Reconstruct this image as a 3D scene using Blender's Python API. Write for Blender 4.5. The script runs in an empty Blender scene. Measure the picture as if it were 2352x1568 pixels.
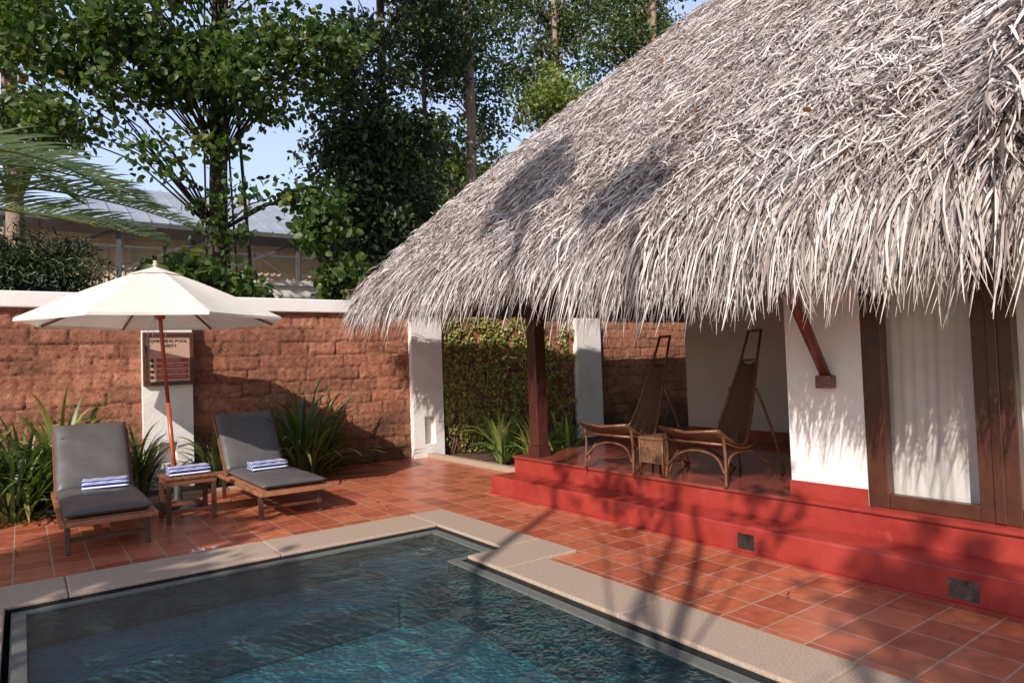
import bpy, math, random
import numpy as np
from mathutils import Vector, Matrix, noise
random.seed(7)
rs=np.random.RandomState(11)
scene=bpy.context.scene
scene.view_settings.view_transform='Standard'
scene.view_settings.look='None'
scene.view_settings.exposure=0
COL=scene.collection
SUN=Vector((0.70,0.44,-0.56)).normalized()

# ------------------------------------------------------------ materials
def newmat(name):
    m=bpy.data.materials.new(name); m.use_nodes=True
    nt=m.node_tree; nt.nodes.clear()
    out=nt.nodes.new('ShaderNodeOutputMaterial')
    return m,nt,out
def N(nt,t,**k):
    n=nt.nodes.new(t)
    for a,b in k.items():
        if a in ('operation','blend_type','data_type','feature','distance','wave_type','bands_direction','interpolation','attribute_name','offset','squash','noise_dimensions'): setattr(n,a,b)
        else: n.inputs[a].default_value=b
    return n
def ramp(nt,fac,stops):
    r=nt.nodes.new('ShaderNodeValToRGB')
    e=r.color_ramp.elements
    e[0].position=stops[0][0]; e[0].color=(*stops[0][1],1)
    e[1].position=stops[-1][0]; e[1].color=(*stops[-1][1],1)
    for p,c in stops[1:-1]:
        x=e.new(p); x.color=(*c,1)
    nt.links.new(fac,r.inputs[0]); return r
def mat(name,c1,c2=None,rough=.6,scale=6,bump=.2,bscale=None,metal=0,spec=.5,detail=6,bdist=.02,wear=None):
    m,nt,out=newmat(name)
    c2=c2 or tuple(min(1,x*1.25) for x in c1)
    tc=nt.nodes.new('ShaderNodeTexCoord')
    p=nt.nodes.new('ShaderNodeBsdfPrincipled')
    n=N(nt,'ShaderNodeTexNoise',Scale=scale,Detail=detail,Roughness=.65)
    nt.links.new(tc.outputs['Object'],n.inputs['Vector'])
    r=ramp(nt,n.outputs['Fac'],[(.3,c1),(.7,c2)])
    col=r.outputs[0]
    if wear:
        nw=N(nt,'ShaderNodeTexNoise',Scale=7,Detail=10,Roughness=.8); nt.links.new(tc.outputs['Object'],nw.inputs['Vector'])
        rw=ramp(nt,nw.outputs['Fac'],[(.56,(0,0,0)),(.85,(1,1,1))])
        mx=nt.nodes.new('ShaderNodeMixRGB'); nt.links.new(rw.outputs[0],mx.inputs[0]); nt.links.new(col,mx.inputs[1]); mx.inputs[2].default_value=(*wear,1); col=mx.outputs[0]
    nt.links.new(col,p.inputs['Base Color'])
    p.inputs['Roughness'].default_value=rough; p.inputs['Metallic'].default_value=metal
    p.inputs['Specular IOR Level'].default_value=spec
    if bump:
        n2=N(nt,'ShaderNodeTexNoise',Scale=bscale or scale*6,Detail=5)
        nt.links.new(tc.outputs['Object'],n2.inputs['Vector'])
        b=N(nt,'ShaderNodeBump',Strength=bump,Distance=bdist)
        nt.links.new(n2.outputs['Fac'],b.inputs['Height']); nt.links.new(b.outputs[0],p.inputs['Normal'])
    nt.links.new(p.outputs[0],out.inputs[0])
    return m
def leafmat(name,stops,trans=.35,gloss=.05,rough=.5):
    m,nt,out=newmat(name)
    g=nt.nodes.new('ShaderNodeNewGeometry')
    r=ramp(nt,g.outputs['Random Per Island'],stops)
    d=nt.nodes.new('ShaderNodeBsdfDiffuse'); t=nt.nodes.new('ShaderNodeBsdfTranslucent'); gl=N(nt,'ShaderNodeBsdfGlossy',Roughness=rough)
    hs=N(nt,'ShaderNodeHueSaturation',Value=1.6,Saturation=1.12)
    nt.links.new(r.outputs[0],d.inputs[0]); nt.links.new(r.outputs[0],hs.inputs['Color']); nt.links.new(hs.outputs[0],t.inputs[0])
    m1=nt.nodes.new('ShaderNodeMixShader'); m1.inputs[0].default_value=trans
    m2=nt.nodes.new('ShaderNodeMixShader'); m2.inputs[0].default_value=gloss
    nt.links.new(d.outputs[0],m1.inputs[1]); nt.links.new(t.outputs[0],m1.inputs[2])
    nt.links.new(m1.outputs[0],m2.inputs[1]); nt.links.new(gl.outputs[0],m2.inputs[2])
    nt.links.new(m2.outputs[0],out.inputs[0]); return m

M={}
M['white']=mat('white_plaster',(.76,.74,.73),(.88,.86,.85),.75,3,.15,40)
M['shadewall']=mat('shade_toned_plaster',(.50,.43,.40),(.58,.51,.48),.8,2,.1,40)  # white plaster with the veranda shade put into its colour
M['whitestain']=mat('stained_white_plaster',(.72,.69,.68),(.88,.86,.85),.8,2.2,.3,30)
M['redox']=mat('red_oxide_cement',(.27,.028,.023),(.41,.056,.043),.30,2.5,.2,25,bdist=.006,wear=(.46,.14,.10))
M['floorox']=mat('polished_red_floor',(.19,.04,.03),(.30,.07,.05),.14,2.5,.05,20,bdist=.004)
M['wood']=mat('teak_wood',(.13,.045,.025),(.24,.09,.045),.4,5,.1,40)
M['teak']=mat('warm_teak',(.26,.10,.05),(.42,.19,.10),.4,6,.1,40)
M['doorwood']=mat('dark_door_wood',(.05,.018,.011),(.10,.036,.02),.35,5,.1,40)
M['woodred']=mat('red_polished_wood',(.30,.05,.025),(.42,.10,.05),.3,5,.1,40)
M['bracewood']=mat('brace_wood',(.12,.03,.02),(.2,.055,.035),.35,5,.1,40)
M['wooddark']=mat('dark_wood',(.06,.025,.016),(.11,.045,.03),.4,6,.1,40)
M['postwood']=mat('painted_post_wood',(.05,.016,.012),(.09,.028,.02),.4,5,.1,40)
M['cushion']=mat('grey_vinyl',(.075,.072,.075),(.105,.10,.102),.45,3,.15,8,bdist=.02)
M['soil']=mat('soil',(.06,.035,.02),(.14,.08,.05),.95,4,.6,20)
M['granite']=mat('granite_coping',(.32,.235,.18),(.51,.395,.31),.65,90,.15,200,detail=2,bdist=.004)
M['ledge']=mat('grey_ledge_stone',(.09,.10,.095),(.18,.185,.17),.5,60,.2,120,bdist=.004)
M['dark']=mat('dark_slot',(.01,.01,.01),(.02,.02,.02),.9,5,0)
M['metal']=mat('steel',(.35,.36,.36),(.5,.5,.5),.3,8,.05,metal=.8)
M['base']=mat('cast_base',(.02,.02,.02),(.05,.05,.045),.6,8,.2)
M['bark']=mat('bark',(.03,.023,.018),(.09,.07,.055),.9,5,.9,18,bdist=.04)
M['barkpale']=mat('pale_bark',(.20,.14,.10),(.38,.29,.23),.9,5,.8,18,bdist=.03)
M['roofbase']=mat('thatch_base',(.05,.035,.028),(.16,.12,.10),.95,14,1,60)
M['interior']=mat('interior_wall',(.25,.22,.2),(.3,.27,.25),.8,4,0)
M['sheet']=mat('metal_sheet',(.26,.29,.35),(.40,.43,.50),.45,1.2,.05,metal=.1)
M['beige']=mat('beige_sheet',(.56,.44,.32),(.68,.55,.42),.7,1.5,.1)
M['rafter']=mat('grey_steel_truss',(.07,.075,.08),(.12,.125,.13),.5,4,0)

def brickfloor():
    m,nt,out=newmat('terracotta_tiles')
    tc=nt.nodes.new('ShaderNodeTexCoord')
    mp=nt.nodes.new('ShaderNodeMapping'); mp.inputs['Location'].default_value=(.07,.08,0)
    nt.links.new(tc.outputs['Object'],mp.inputs[0])
    b=nt.nodes.new('ShaderNodeTexBrick'); b.offset=0; b.squash=1
    for k,v in (('Scale',1),('Mortar Size',.0055),('Mortar Smooth',.15),('Bias',0),('Brick Width',.26),('Row Height',.26)): b.inputs[k].default_value=v
    b.inputs['Color1'].default_value=(.38,.092,.048,1); b.inputs['Color2'].default_value=(.60,.185,.10,1); b.inputs['Mortar'].default_value=(.52,.36,.28,1)
    nt.links.new(mp.outputs[0],b.inputs['Vector'])
    n=N(nt,'ShaderNodeTexNoise',Scale=1.7,Detail=8,Roughness=.7); nt.links.new(tc.outputs['Object'],n.inputs['Vector'])
    r=ramp(nt,n.outputs['Fac'],[(.3,(.80,.77,.75)),(.7,(1.08,1.08,1.08))])
    mx=nt.nodes.new('ShaderNodeMixRGB'); mx.blend_type='MULTIPLY'; mx.inputs[0].default_value=1
    nt.links.new(b.outputs['Color'],mx.inputs[1]); nt.links.new(r.outputs[0],mx.inputs[2])
    n3=N(nt,'ShaderNodeTexNoise',Scale=14,Detail=6,Roughness=.7); nt.links.new(tc.outputs['Object'],n3.inputs['Vector'])
    r3=ramp(nt,n3.outputs['Fac'],[(.35,(.78,.76,.74)),(.7,(1.1,1.1,1.1))])
    mx2=nt.nodes.new('ShaderNodeMixRGB'); mx2.blend_type='MULTIPLY'; mx2.inputs[0].default_value=1
    nt.links.new(mx.outputs[0],mx2.inputs[1]); nt.links.new(r3.outputs[0],mx2.inputs[2])
    p=nt.nodes.new('ShaderNodeBsdfPrincipled'); nt.links.new(mx2.outputs[0],p.inputs['Base Color'])
    rr=ramp(nt,n3.outputs['Fac'],[(.3,(.24,)*3),(.7,(.50,)*3)]); nt.links.new(rr.outputs[0],p.inputs['Roughness'])
    inv=N(nt,'ShaderNodeMath',operation='SUBTRACT'); inv.inputs[0].default_value=1; nt.links.new(b.outputs['Fac'],inv.inputs[1])
    ad=N(nt,'ShaderNodeMath',operation='MULTIPLY_ADD'); ad.inputs[1].default_value=.15; nt.links.new(n3.outputs['Fac'],ad.inputs[0]); nt.links.new(inv.outputs[0],ad.inputs[2])
    bp=N(nt,'ShaderNodeBump',Strength=.5,Distance=.005); nt.links.new(ad.outputs[0],bp.inputs['Height']); nt.links.new(bp.outputs[0],p.inputs['Normal'])
    nt.links.new(p.outputs[0],out.inputs[0]); return m
M['tiles']=brickfloor()
def pooltile(name,ca,cb_):
    m,nt,out=newmat(name)
    tc=nt.nodes.new('ShaderNodeTexCoord')
    v=N(nt,'ShaderNodeTexVoronoi',Scale=34); v.distance='CHEBYCHEV'; v.inputs['Randomness'].default_value=.15
    nt.links.new(tc.outputs['Object'],v.inputs['Vector'])
    r0=ramp(nt,v.outputs['Color'],[(0,ca),(1,cb_)])
    n=N(nt,'ShaderNodeTexNoise',Scale=2.2,Detail=6,Roughness=.65); nt.links.new(tc.outputs['Object'],n.inputs['Vector'])
    r=ramp(nt,n.outputs['Fac'],[(.3,(.6,.6,.6)),(.7,(1.25,1.23,1.2))])
    mx=nt.nodes.new('ShaderNodeMixRGB'); mx.blend_type='MULTIPLY'; mx.inputs[0].default_value=1
    nt.links.new(r0.outputs[0],mx.inputs[1]); nt.links.new(r.outputs[0],mx.inputs[2])
    p=nt.nodes.new('ShaderNodeBsdfPrincipled'); nt.links.new(mx.outputs[0],p.inputs['Base Color']); p.inputs['Roughness'].default_value=.7
    nt.links.new(p.outputs[0],out.inputs[0]); return m
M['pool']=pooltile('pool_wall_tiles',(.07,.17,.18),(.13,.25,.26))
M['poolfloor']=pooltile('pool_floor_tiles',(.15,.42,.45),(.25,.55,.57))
M['poolstep']=pooltile('pool_step_tiles',(.14,.24,.26),(.22,.33,.35))
def water():
    m,nt,out=newmat('pool_water')
    tc=nt.nodes.new('ShaderNodeTexCoord')
    n1=N(nt,'ShaderNodeTexNoise',Scale=3.2,Detail=3,Distortion=.5); n2=N(nt,'ShaderNodeTexNoise',Scale=28,Detail=4,Distortion=.3)
    for n in (n1,n2): nt.links.new(tc.outputs['Object'],n.inputs['Vector'])
    ad=N(nt,'ShaderNodeMath',operation='MULTIPLY_ADD'); ad.inputs[1].default_value=.30
    nt.links.new(n2.outputs['Fac'],ad.inputs[0]); nt.links.new(n1.outputs['Fac'],ad.inputs[2])
    b=N(nt,'ShaderNodeBump',Strength=1.0,Distance=.055); nt.links.new(ad.outputs[0],b.inputs['Height'])
    t=nt.nodes.new('ShaderNodeBsdfTransparent'); t.inputs[0].default_value=(.66,.85,.89,1)
    g=N(nt,'ShaderNodeBsdfGlossy',Roughness=.04); g.inputs[0].default_value=(.92,.97,1,1)
    f=N(nt,'ShaderNodeFresnel',IOR=1.36)
    nt.links.new(b.outputs[0],g.inputs['Normal']); nt.links.new(b.outputs[0],f.inputs['Normal'])
    mx=nt.nodes.new('ShaderNodeMixShader'); nt.links.new(f.outputs[0],mx.inputs[0])
    nt.links.new(t.outputs[0],mx.inputs[1]); nt.links.new(g.outputs[0],mx.inputs[2]); nt.links.new(mx.outputs[0],out.inputs[0]); return m
M['water']=water()
def glass():
    m,nt,out=newmat('window_glass')
    t=nt.nodes.new('ShaderNodeBsdfTransparent'); g=N(nt,'ShaderNodeBsdfGlossy',Roughness=.01); f=N(nt,'ShaderNodeFresnel',IOR=1.45)
    mx=nt.nodes.new('ShaderNodeMixShader'); nt.links.new(f.outputs[0],mx.inputs[0]); nt.links.new(t.outputs[0],mx.inputs[1]); nt.links.new(g.outputs[0],mx.inputs[2]); nt.links.new(mx.outputs[0],out.inputs[0]); return m
M['glass']=glass()
def cloth(name,c,tr=.3):
    m,nt,out=newmat(name)
    d=nt.nodes.new('ShaderNodeBsdfDiffuse'); t=nt.nodes.new('ShaderNodeBsdfTranslucent')
    tc=nt.nodes.new('ShaderNodeTexCoord'); n=N(nt,'ShaderNodeTexNoise',Scale=4,Detail=6); nt.links.new(tc.outputs['Object'],n.inputs['Vector'])
    r=ramp(nt,n.outputs['Fac'],[(.3,tuple(x*.9 for x in c)),(.7,c)])
    nt.links.new(r.outputs[0],d.inputs[0]); nt.links.new(r.outputs[0],t.inputs[0])
    mx=nt.nodes.new('ShaderNodeMixShader'); mx.inputs[0].default_value=tr
    nt.links.new(d.outputs[0],mx.inputs[1]); nt.links.new(t.outputs[0],mx.inputs[2]); nt.links.new(mx.outputs[0],out.inputs[0]); return m
M['canvas']=cloth('cream_canvas',(.90,.86,.78),.20)
M['finial']=mat('pale_finial',(.62,.45,.38),(.7,.52,.45),.5,6,0)
M['curtain']=cloth('white_curtain',(.82,.80,.77),.25)
def towelmat():
    m,nt,out=newmat('striped_towel')
    tc=nt.nodes.new('ShaderNodeTexCoord'); sx=nt.nodes.new('ShaderNodeSeparateXYZ'); nt.links.new(tc.outputs['Object'],sx.inputs[0])
    ad=N(nt,'ShaderNodeMath',operation='ADD'); nt.links.new(sx.outputs['Y'],ad.inputs[0]); nt.links.new(sx.outputs['Z'],ad.inputs[1])
    mu=N(nt,'ShaderNodeMath',operation='MULTIPLY'); mu.inputs[1].default_value=130; nt.links.new(ad.outputs[0],mu.inputs[0])
    si=N(nt,'ShaderNodeMath',operation='SINE'); nt.links.new(mu.outputs[0],si.inputs[0])
    r=ramp(nt,si.outputs[0],[(.0,(.02,.06,.36)),(.3,(.82,.82,.82))]); r.color_ramp.interpolation='CONSTANT'
    p=nt.nodes.new('ShaderNodeBsdfPrincipled'); nt.links.new(r.outputs[0],p.inputs['Base Color']); p.inputs['Roughness'].default_value=.95
    n=N(nt,'ShaderNodeTexNoise',Scale=300); nt.links.new(tc.outputs['Object'],n.inputs['Vector'])
    b=N(nt,'ShaderNodeBump',Strength=.5,Distance=.003); nt.links.new(n.outputs['Fac'],b.inputs['Height']); nt.links.new(b.outputs[0],p.inputs['Normal'])
    nt.links.new(p.outputs[0],out.inputs[0]); return m
M['towel']=towelmat()
def wicker():
    m,nt,out=newmat('woven_rattan')
    tc=nt.nodes.new('ShaderNodeTexCoord')
    ck=N(nt,'ShaderNodeTexChecker',Scale=95); nt.links.new(tc.outputs['Object'],ck.inputs['Vector'])
    ck.inputs['Color1'].default_value=(.15,.072,.038,1); ck.inputs['Color2'].default_value=(.04,.019,.012,1)
    p=nt.nodes.new('ShaderNodeBsdfPrincipled'); nt.links.new(ck.outputs[0],p.inputs['Base Color']); p.inputs['Roughness'].default_value=.5
    b=N(nt,'ShaderNodeBump',Strength=.6,Distance=.004); nt.links.new(ck.outputs['Fac'],b.inputs['Height']); nt.links.new(b.outputs[0],p.inputs['Normal'])
    nt.links.new(p.outputs[0],out.inputs[0]); return m
M['wicker']=wicker()
M['cane']=mat('cane',(.10,.04,.02),(.20,.09,.045),.35,12,.1)
def laterite():
    m,nt,out=newmat('laterite_blocks')
    tc=nt.nodes.new('ShaderNodeTexCoord')
    at=nt.nodes.new('ShaderNodeAttribute'); at.attribute_name='blk'
    n=N(nt,'ShaderNodeTexNoise',Scale=7,Detail=12,Roughness=.88); n2=N(nt,'ShaderNodeTexNoise',Scale=.8,Detail=5)
    v=N(nt,'ShaderNodeTexVoronoi',Scale=30); nv=N(nt,'ShaderNodeTexNoise',Scale=9,Detail=3)
    for q in (n,n2,nv): nt.links.new(tc.outputs['Object'],q.inputs['Vector'])
    mxv=nt.nodes.new('ShaderNodeMixRGB'); mxv.inputs[0].default_value=.12; nt.links.new(tc.outputs['Object'],mxv.inputs[1]); nt.links.new(nv.outputs['Color'],mxv.inputs[2]); nt.links.new(mxv.outputs[0],v.inputs['Vector'])
    r=ramp(nt,n.outputs['Fac'],[(.32,(.10,.048,.034)),(.44,(.34,.15,.095)),(.55,(.50,.23,.15)),(.66,(.60,.325,.22)),(.80,(.68,.48,.36))])
    r2=ramp(nt,n2.outputs['Fac'],[(.35,(.70,.64,.61)),(.65,(1.12,1.08,1.06))])
    pit=ramp(nt,v.outputs['Distance'],[(.0,(.20,.15,.14)),(.28,(1,1,1))])
    mx=nt.nodes.new('ShaderNodeMixRGB'); mx.blend_type='MULTIPLY'; mx.inputs[0].default_value=1
    nt.links.new(r.outputs[0],mx.inputs[1]); nt.links.new(r2.outputs[0],mx.inputs[2])
    mx2=nt.nodes.new('ShaderNodeMixRGB'); mx2.blend_type='MULTIPLY'; mx2.inputs[0].default_value=1
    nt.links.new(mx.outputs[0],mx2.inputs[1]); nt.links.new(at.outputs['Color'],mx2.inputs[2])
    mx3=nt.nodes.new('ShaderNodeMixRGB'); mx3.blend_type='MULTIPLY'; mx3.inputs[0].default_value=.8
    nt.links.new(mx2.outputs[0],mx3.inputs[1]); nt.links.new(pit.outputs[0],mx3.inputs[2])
    p=nt.nodes.new('ShaderNodeBsdfPrincipled'); nt.links.new(mx3.outputs[0],p.inputs['Base Color']); p.inputs['Roughness'].default_value=.95
    ad=N(nt,'ShaderNodeMath',operation='MULTIPLY_ADD'); ad.inputs[1].default_value=.6
    nt.links.new(pit.outputs[0],ad.inputs[0]); nt.links.new(n.outputs['Fac'],ad.inputs[2])
    b=N(nt,'ShaderNodeBump',Strength=1,Distance=.028); nt.links.new(ad.outputs[0],b.inputs['Height']); nt.links.new(b.outputs[0],p.inputs['Normal'])
    nt.links.new(p.outputs[0],out.inputs[0]); return m
M['laterite']=laterite()
def thatchmat():
    m,nt,out=newmat('dry_thatch')
    g=nt.nodes.new('ShaderNodeNewGeometry')
    r=ramp(nt,g.outputs['Random Per Island'],[(0,(.085,.065,.06)),(.14,(.23,.19,.18)),(.38,(.44,.40,.39)),(.72,(.60,.565,.555)),(1,(.80,.77,.76))])
    tc=nt.nodes.new('ShaderNodeTexCoord'); n=N(nt,'ShaderNodeTexNoise',Scale=1.1,Detail=5); nt.links.new(tc.outputs['Object'],n.inputs['Vector'])
    r2=ramp(nt,n.outputs['Fac'],[(.3,(.82,.77,.75)),(.7,(1.05,1.05,1.07))])
    mx=nt.nodes.new('ShaderNodeMixRGB'); mx.blend_type='MULTIPLY'; mx.inputs[0].default_value=1
    nt.links.new(r.outputs[0],mx.inputs[1]); nt.links.new(r2.outputs[0],mx.inputs[2])
    p=nt.nodes.new('ShaderNodeBsdfPrincipled'); nt.links.new(mx.outputs[0],p.inputs['Base Color']); p.inputs['Roughness'].default_value=.6
    nt.links.new(p.outputs[0],out.inputs[0]); return m
M['thatch']=thatchmat()
M['lf_big']=leafmat('broad_leaves',[(0,(.035,.07,.015)),(.5,(.062,.115,.025)),(.93,(.115,.17,.04)),(.99,(.16,.19,.04)),(1,(.42,.17,.04))],.42,.03)
M['lf_dark']=leafmat('dark_leaves',[(0,(.018,.036,.012)),(.6,(.040,.070,.022)),(1,(.08,.12,.035))],.3)
M['lf_mid']=leafmat('mid_leaves',[(0,(.04,.07,.022)),(.6,(.080,.125,.035)),(1,(.15,.19,.055))],.4)
M['lf_bright']=leafmat('bright_leaves',[(0,(.11,.16,.03)),(.6,(.20,.26,.06)),(1,(.33,.36,.10))],.45)
M['lf_strap']=leafmat('strap_leaves',[(0,(.035,.07,.02)),(.6,(.08,.135,.03)),(.9,(.18,.22,.05)),(1,(.34,.31,.10))],.3,.08)
M['lf_varieg']=leafmat('variegated_leaves',[(0,(.07,.15,.03)),(.5,(.20,.27,.06)),(1,(.46,.46,.14))],.35,.08)
M['lf_palm']=leafmat('palm_leaflets',[(0,(.06,.11,.03)),(.6,(.13,.19,.05)),(1,(.28,.31,.11))],.4,.1)
M['lf_ivy']=leafmat('ivy_leaves',[(0,(.18,.19,.05)),(.5,(.38,.40,.13)),(.85,(.56,.54,.21)),(1,(.45,.32,.17))],.3,.02)  # leaf colours brightened to stand in for sun the roof blocks

# ------------------------------------------------------------ mesh helpers
def npmesh(name,V,F,material,smooth=False):
    V=np.asarray(V,dtype=np.float32); F=np.asarray(F,dtype=np.int32)
    me=bpy.data.meshes.new(name); k=F.shape[1]
    me.vertices.add(len(V)); me.vertices.foreach_set('co',V.ravel())
    me.loops.add(F.size); me.loops.foreach_set('vertex_index',F.ravel())
    me.polygons.add(len(F)); me.polygons.foreach_set('loop_start',np.arange(0,F.size,k,dtype=np.int32))
    me.polygons.foreach_set('loop_total',np.full(len(F),k,dtype=np.int32))
    if smooth: me.polygons.foreach_set('use_smooth',np.ones(len(F),dtype=bool))
    me.update(calc_edges=True); me.validate()
    me.materials.append(material); return me
class MB:
    def __init__(s): s.v=[]; s.f=[]; s.smooth=[]
    def add(s,vs,fs,sm=False):
        o=len(s.v); s.v+= [tuple(x) for x in vs]; s.f+=[tuple(i+o for i in f) for f in fs]; s.smooth+=[sm]*len(fs); return s
    def box(s,x0,x1,y0,y1,z0,z1):
        vs=[Vector((x,y,z)) for z in (z0,z1) for y in (y0,y1) for x in (x0,x1)]
        return s.add(vs,[(0,2,3,1),(4,5,7,6),(0,1,5,4),(2,6,7,3),(0,4,6,2),(1,3,7,5)])
    def beam(s,p,q,w,h):
        p=Vector(p);q=Vector(q);d=(q-p).normalized()
        up=Vector((0,0,1)) if abs(d.z)<.95 else Vector((1,0,0))
        a=d.cross(up).normalized()*w/2; b=a.cross(d).normalized()*h/2
        vs=[p-a-b,p+a-b,p+a+b,p-a+b,q-a-b,q+a-b,q+a+b,q-a+b]
        return s.add(vs,[(0,1,2,3),(7,6,5,4),(0,4,5,1),(1,5,6,2),(2,6,7,3),(3,7,4,0)])
    def tube(s,pts,rad,n=8,cap=True):
        pts=[Vector(p) for p in pts]; k=len(pts)
        if not hasattr(rad,'__len__'): rad=[rad]*k
        vs=[];fs=[]; ref=None
        for i,p in enumerate(pts):
            d=(pts[min(i+1,k-1)]-pts[max(i-1,0)]).normalized()
            if ref is None: ref=Vector((0,0,1)) if abs(d.z)<.9 else Vector((1,0,0))
            a=(ref-d*ref.dot(d)).normalized(); b=d.cross(a); ref=a
            for j in range(n):
                t=2*math.pi*j/n; vs.append(p+(a*math.cos(t)+b*math.sin(t))*rad[i])
        for i in range(k-1):
            for j in range(n):
                fs.append((i*n+j,i*n+(j+1)%n,(i+1)*n+(j+1)%n,(i+1)*n+j))
        s.add(vs,fs,True)
        if cap:
            o=len(s.v)-len(vs)
            s.f.append(tuple(o+j for j in range(n))[::-1]); s.f.append(tuple(o+(k-1)*n+j for j in range(n))); s.smooth+=[False,False]
        return s
    def lathe(s,prof,c=(0,0,0),n=20):
        vs=[];fs=[]
        for r,z in prof:
            for j in range(n):
                t=2*math.pi*j/n; vs.append((c[0]+r*math.cos(t),c[1]+r*math.sin(t),c[2]+z))
        for i in range(len(prof)-1):
            for j in range(n): fs.append((i*n+j,i*n+(j+1)%n,(i+1)*n+(j+1)%n,(i+1)*n+j))
        return s.add(vs,fs,True)
    def mesh(s,name,material,off=(0,0,0)):
        me=bpy.data.meshes.new(name)
        me.from_pydata([(x-off[0],y-off[1],z-off[2]) for x,y,z in s.v],[],s.f); me.materials.append(material)
        me.polygons.foreach_set('use_smooth',s.smooth); me.update(); return me
def obj(name,me,parent=None,loc=(0,0,0),bevel=0,seg=2,**props):
    o=bpy.data.objects.new(name,me); o.location=loc; COL.objects.link(o)
    if parent: o.parent=parent
    if bevel:
        b=o.modifiers.new('bevel','BEVEL'); b.width=bevel; b.segments=seg; b.limit_method='ANGLE'; b.angle_limit=math.radians(40)
    for k,v in props.items(): o[k]=v
    return o
def thing(name,label,cat,loc=(0,0,0),rot=0,group=None):
    e=bpy.data.objects.new(name,None); e.empty_display_size=.2; e.location=loc; e.rotation_euler=(0,0,rot); COL.objects.link(e)
    e['label']=label; e['category']=cat
    if group: e['group']=group
    return e
def wpart(t,name,mb,m,bevel=0,parent=None,**p):
    L=t.location
    return obj(name,mb.mesh(name,m,(L.x,L.y,L.z)),parent or t,bevel=bevel,**p)
def copy_thing(t,loc,rot=0,label=None):
    e=t.copy(); COL.objects.link(e); e.location=loc; e.rotation_euler=(0,0,rot)
    if label: e['label']=label
    def rec(src,dst):
        for c in list(src.children):
            n=c.copy(); COL.objects.link(n); n.parent=dst; n.matrix_parent_inverse=c.matrix_parent_inverse.copy(); rec(c,n)
    rec(t,e); return e
def norm(a): return a/np.maximum(np.linalg.norm(a,axis=-1,keepdims=True),1e-9)
def leaves(C,size,bias=(0,0,-.4),upb=.8,wid=.34,rng=rs):
    C=np.asarray(C,float); n=len(C)
    d=norm(rng.normal(size=(n,3))+np.array(bias)); nr=norm(rng.normal(size=(n,3))+np.array([0,0,upb]))
    s=norm(np.cross(d,nr)); nr=np.cross(s,d)
    L=(size*(.6+.7*rng.rand(n)))[:,None]
    T=[(0,0,0),(-wid,.35,.07),(-wid*.8,.72,.05),(0,1,-.08),(wid*.8,.72,.05),(wid,.35,.07)]
    V=np.stack([C+(s*a+d*b+nr*c)*L for a,b,c in T],1).reshape(-1,3)
    o=(np.arange(n)*6)[:,None]
    F=np.concatenate([o+np.array([[0,3,2,1]]),o+np.array([[0,5,4,3]])],1).reshape(-1,4)
    return V,F
def ribbons(P,Wd,W):
    n,k,_=P.shape
    a=P-Wd*W[...,None]*.5; b=P+Wd*W[...,None]*.5
    V=np.stack([a,b],2).reshape(-1,3)
    o=(np.arange(n)*k*2)[:,None,None]+(np.arange(k-1)*2)[None,:,None]+np.array([0,1,3,2])[None,None,:]
    return V,o.reshape(-1,4)

# ------------------------------------------------------------ world / sun / camera
w=bpy.data.worlds.new("World"); scene.world=w; w.use_nodes=True
nt=w.node_tree; bg=nt.nodes['Background']
sky=nt.nodes.new('ShaderNodeTexSky'); sky.sky_type='NISHITA'; sky.sun_disc=False
sky.sun_elevation=math.asin(-SUN.z); sky.sun_rotation=math.atan2(-SUN.x,-SUN.y); sky.air_density=1.0; sky.dust_density=1.5; sky.ozone_density=1.2
tcw=nt.nodes.new('ShaderNodeTexCoord'); dp=nt.nodes.new('ShaderNodeVectorMath'); dp.operation='DOT_PRODUCT'
dp.inputs[1].default_value=Vector((.38,.86,.34)).normalized(); nt.links.new(tcw.outputs['Generated'],dp.inputs[0])
hz=ramp(nt,dp.outputs['Value'],[(.35,(0,0,0)),(.9,(3.3,3.7,5.3))])
adw=nt.nodes.new('ShaderNodeMixRGB'); adw.blend_type='ADD'; adw.inputs[0].default_value=1; nt.links.new(sky.outputs[0],adw.inputs[1]); nt.links.new(hz.outputs[0],adw.inputs[2])
nt.links.new(adw.outputs[0],bg.inputs[0]); bg.inputs[1].default_value=.12
ld=bpy.data.lights.new('sun','SUN'); ld.energy=5.0; ld.angle=math.radians(.5); ld.color=(1,.90,.79)
lo=bpy.data.objects.new('sun',ld); lo.rotation_euler=SUN.to_track_quat('-Z','Y').to_euler(); lo.location=(-10,-5,12); COL.objects.link(lo)
f=1547.0
A=Vector((50-1176,-(875-784),-f)).normalized()
B=Vector((3300-1176,-(762-784),-f)); B=(B-A*B.dot(A)).normalized(); Zc=B.cross(A)
cd=bpy.data.cameras.new('camera'); cd.sensor_width=36; cd.lens=f/2352*36; cd.clip_end=600; cd.clip_start=.05
cam=bpy.data.objects.new('camera',cd); COL.objects.link(cam); scene.camera=cam
cam.matrix_world=Matrix.Translation((0,0,1.5))@Matrix((B,A,Zc)).to_4x4()

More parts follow.
